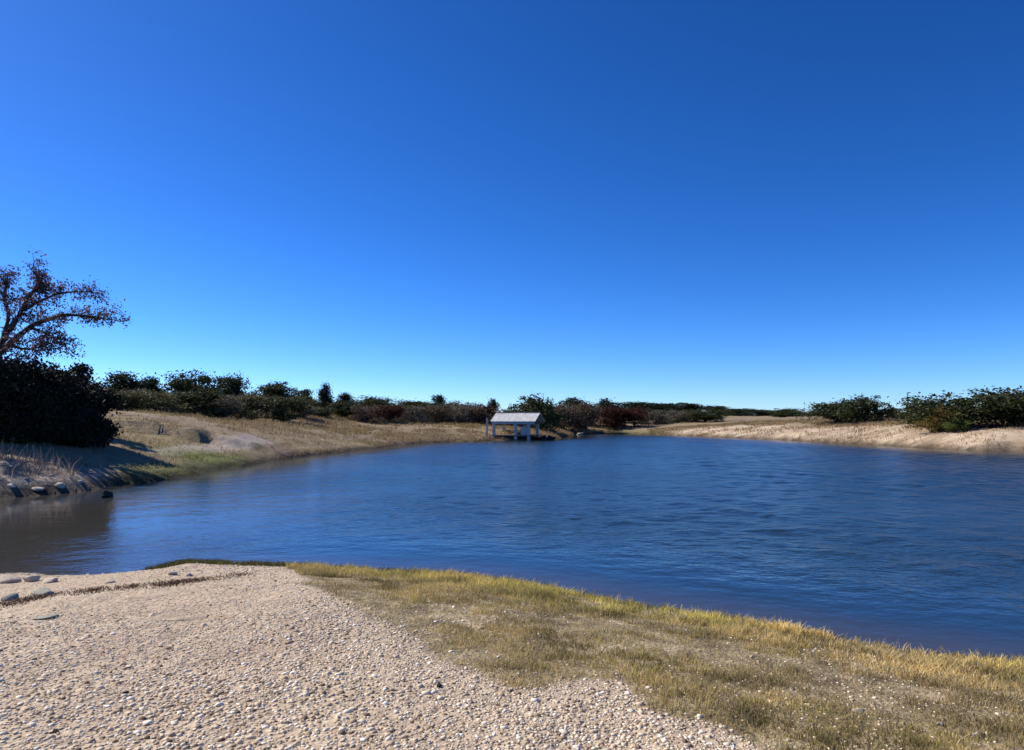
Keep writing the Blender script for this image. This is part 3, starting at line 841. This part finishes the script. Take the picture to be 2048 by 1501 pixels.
xr = jit[..., 0] * np.cos(th)[:, None] - jit[..., 1] * np.sin(th)[:, None]; yr = jit[..., 0] * np.sin(th)[:, None] + jit[..., 1] * np.cos(th)[:, None]
PV = np.stack([x[:, None] + xr * r[:, None], y[:, None] + yr * r[:, None], z[:, None] + jit[..., 2] * r[:, None] + 0.05 * r[:, None]], -1).reshape(-1, 3)
PF = (if_[None] + (np.arange(n) * len(iv))[:, None, None]).reshape(-1, 3)
pm = NT('pebble_stone')
geo = pm.n('NewGeometry')
pc = pm.ramp(geo.outputs['Random Per Island'], [(0.0, (0.18, 0.12, 0.08)), (0.14, (0.40, 0.29, 0.18)), (0.5, (0.62, 0.49, 0.345)), (0.85, (0.80, 0.69, 0.53)), (1.0, (0.88, 0.81, 0.68))])
pm.l(pc, pm.b.inputs['Base Color'])
tag(link('pebbles', mesh_np('pebbles', PV, PF, pm.m, True)), 'tan pebbles strewn over the gravel in the foreground', 'gravel', kind='stuff')

# ------------------------------------------------------------------ grass
gm = NT('grass_blades')
gc = gm.n('Attribute', attribute_name='tint').outputs['Color']
gm.l(gc, gm.b.inputs['Base Color'])
tr = gm.n('BsdfTranslucent'); gm.l(gc, tr.inputs['Color'])
ms = gm.n('MixShader'); ms.inputs[0].default_value = 0.35
gm.l(gm.b.outputs[0], ms.inputs[1]); gm.l(tr.outputs[0], ms.inputs[2]); gm.l(ms.outputs[0], gm.out.inputs['Surface'])
def blades(name, x, y, z, hgt, wid, col, label, lean=0.5, cat='grass'):
    n = len(x)
    th = rng.uniform(0, 6.28, n); ph = rng.uniform(0, 6.28, n)
    L = hgt * rng.uniform(0.5, 1.25, n); ln = L * lean * rng.uniform(0.2, 1.5, n)
    wx, wy = np.cos(th) * wid / 2, np.sin(th) * wid / 2
    dx, dy = np.cos(ph) * ln, np.sin(ph) * ln
    b0 = np.stack([x - wx, y - wy, z - 0.01], 1); b1 = np.stack([x + wx, y + wy, z - 0.01], 1)
    m0 = np.stack([x - wx * .7 + dx * .35, y - wy * .7 + dy * .35, z + L * .55], 1); m1 = np.stack([x + wx * .7 + dx * .35, y + wy * .7 + dy * .35, z + L * .55], 1)
    t0 = np.stack([x - wx * .12 + dx, y - wy * .12 + dy, z + L * .92], 1); t1 = np.stack([x + wx * .12 + dx, y + wy * .12 + dy, z + L * .92], 1)
    Vb = np.stack([b0, b1, m0, m1, t0, t1], 1).reshape(-1, 3)
    base = np.arange(n)[:, None] * 6
    Fb = np.concatenate([base + np.array([[0, 1, 3, 2]]), base + np.array([[2, 3, 5, 4]])])
    o = link(name, mesh_np(name, Vb, Fb, gm.m, False, dict(tint=np.repeat(col, 6, 0))))
    return tag(o, label, cat, kind='stuff')
STRAW = np.array([0.72, 0.55, 0.21]); YGREEN = np.array([0.56, 0.50, 0.11]); OLIVE = np.array([0.42, 0.34, 0.105]); DULL = np.array([0.50, 0.38, 0.20]); DARK = np.array([0.05, 0.055, 0.025]); BUFF = np.array([0.55, 0.40, 0.24])
def scatter(N, xr_, yr_, cl):
    """clumped scatter in a box"""
    k = N // cl
    cx = rng.uniform(*xr_, k); cy = rng.uniform(*yr_, k)
    x = np.repeat(cx, cl) + rng.normal(0, 0.045, k * cl); y = np.repeat(cy, cl) + rng.normal(0, 0.045, k * cl)
    return x, y, np.repeat(rng.random(k), cl)
x, y, cr = scatter(520000, (-4.5, 9.5), (2.2, 13.0), 26)
k0 = np.abs(np.arctan2(x, y)) < 0.95
x, y, cr = x[k0], y[k0], cr[k0]
z, s = height(x, y, True)
mk = zone_masks(x, y, s)
pat = vnoise(x * 1.1, y * 1.1, 61) * 0.6 + vnoise(x * 3.5, y * 3.5, 62) * 0.4
edge = sstep(2.6, 0.5, s)                            # towards the water
lowr = sstep(4.6, 3.2, y)                            # thin, stony patch closest to the viewer
dens = mk['ngrass'] * np.clip((0.16 + 1.5 * sstep(0.34, 0.56, pat)) * (0.60 + 0.5 * edge) * (1 - 0.55 * lowr), 0, 1)
dens = np.maximum(dens, 0.02 * mk['gravel'] * (vnoise(x * 2, y * 2, 66) > 0.72))
keep = (s > -0.03) & (rng.random(len(x)) < dens)
x, y, z, s, cr, pat, edge = [q[keep] for q in (x, y, z, s, cr, pat, edge)]
hue = np.clip(vnoise(x * 0.9, y * 0.9, 63) * 0.7 + cr * 0.45 - 0.08, 0, 1)
tone = vnoise(x * 0.55 + 9, y * 1.2, 64)
c1 = OLIVE + (DULL - OLIVE) * hue[:, None]
c2 = YGREEN + (STRAW - YGREEN) * np.clip(tone * 1.2 + cr * 0.5 - 0.35, 0, 1)[:, None]
cf = np.clip(edge * 0.9 + 0.35 * (cr - 0.4), 0, 1)[:, None]
colr = c1 + (c2 - c1) * cf
colr = np.where((rng.random(len(x)) < 0.16)[:, None], BUFF, colr) * rng.uniform(0.65, 1.25, (len(x), 1)) * (0.42 + 1.05 * vnoise(x * 2.6, y * 2.6, 69))[:, None]
hgt = (0.022 + 0.028 * edge + 0.035 * pat) * (0.4 + 1.3 * cr ** 2)
blades('shore_grass', x, y, np.maximum(z, 0), hgt, 0.006 + 0.003 * edge, colr, 'yellow-green and straw grass along the near shore', 0.75)

# dark wet growth at the near water edge, left of the yellow grass
e_px = near_px[5:14]; EP = np.array([on_water(*p) for p in e_px])
k = (len(EP) - 1.001) * rng.random(15000) ** 1.5; i = k.astype(int); f = (k - i)[:, None]
q = EP[i] * (1 - f) + EP[i + 1] * f + rng.normal(0, 1, (15000, 2)) * np.array([0.12, 0.28]) + np.array([0, -0.20]) + np.stack([k * 0, 0.35 * fbm(k * 2.2, k * 0, 83)], 1)
z, s = height(q[:, 0], q[:, 1], True)
kp = (s > -0.12) & (rng.random(len(s)) < 0.1 + 1.1 * sstep(0.35, 0.7, vnoise(q[:, 0] * 3.0, q[:, 1] * 3.0, 81)))
q, z = q[kp], z[kp]
blades('wet_grass', q[:, 0], q[:, 1], np.maximum(z, 0), np.full(len(q), 0.07), np.full(len(q), 0.010), (DARK * (1 - rng.random((len(q), 1)) * 0.5) + OLIVE * 0.35 * rng.random((len(q), 1))), 'dark wet grass at the near water edge', 0.9)

# dark line of washed-up debris
k = rng.uniform(0, len(WR) - 1.001, 5200); i = k.astype(int); f = (k - i)[:, None]
q = WR[i] * (1 - f) + WR[i + 1] * f + rng.normal(0, 1, (5200, 2)) * np.array([0.08, 0.13]) + 0.28 * np.stack([fbm(k * 4, k * 0, 71), fbm(k * 4, k * 0 + 5, 72)], 1)
kp = rng.random(5200) < (0.15 + 0.7 * sstep(0.3, 0.7, vnoise(k * 4, k * 0, 73))); q = q[kp]
z = height(q[:, 0], q[:, 1])
blades('debris_line', q[:, 0], q[:, 1], z + 0.008, np.full(len(q), 0.014), np.full(len(q), 0.008), np.array([0.075, 0.042, 0.03]) * rng.uniform(.5, 2.2, (len(q), 1)), 'dark twigs and debris washed up in a line across the gravel', 3.0, 'debris')

# dry grass on the far shores
x = rng.uniform(-34, 62, 520000); y = rng.uniform(17, 112, 520000)
fx = 1024 + FPX * x / y
kp = (fx > -150) & (fx < 2200); x, y, fx = x[kp], y[kp], fx[kp]
z, s = height(x, y, True)
mk = zone_masks(x, y, s)
pat = vnoise(x * 0.35, y * 0.35, 91) * 0.6 + vnoise(x * 1.5, y * 1.5, 92) * 0.4
de = (s > 0.05) * (s < 40) * sstep(0.34, 0.6, pat) * (1 - 0.7 * mk['sand']) * (1 - 0.75 * mk['bank']) * (1 - 0.9 * mk['track'])
kp = rng.random(len(x)) < de
x, y, z, s, pat = x[kp], y[kp], z[kp], s[kp], pat[kp]
lush = mk['lush'][kp]
t = vnoise(x * 0.2, y * 0.2, 93)[:, None]
colr = np.array([0.33, 0.25, 0.115]) * (1 - t) + np.array([0.36, 0.255, 0.15]) * t
colr = colr * (1 - lush[:, None]) + np.array([0.16, 0.20, 0.035]) * lush[:, None]
colr = colr * rng.uniform(0.6, 1.25, (len(x), 1))
hgt = np.clip(np.hypot(x, y) / 350, 0.07, 0.24) * rng.uniform(.4, 1.5, len(x)) * (0.5 + vnoise(x * 0.8, y * 0.8, 96))
blades('bank_grass', x, y, z, hgt, np.clip(np.hypot(x, y) * 0.0007, 0.015, 0.07), colr, 'dry tawny grass on the banks across the pond', 0.7)

# dead weeds below the left thicket
x = rng.uniform(-22, -14, 14000); y = rng.uniform(20, 31, 14000)
z, s = height(x, y, True)
fx = 1024 + FPX * x / y
kp = (s > 1.0) & (fx < 235) & (rng.random(len(x)) < sstep(0.42, 0.62, vnoise(x * 0.8, y * 0.8, 95)) * np.where(s > 3, 1, 0.35))
x, y, z = x[kp], y[kp], z[kp]
blades('dead_weeds', x, y, z, rng.uniform(.25, .75, len(x)), np.full(len(x), 0.022), np.array([0.22, 0.17, 0.14]) * rng.uniform(.4, 1.7, (len(x), 1)), 'grey-brown dead weeds on the bank below the left thicket', 0.45, 'weeds')
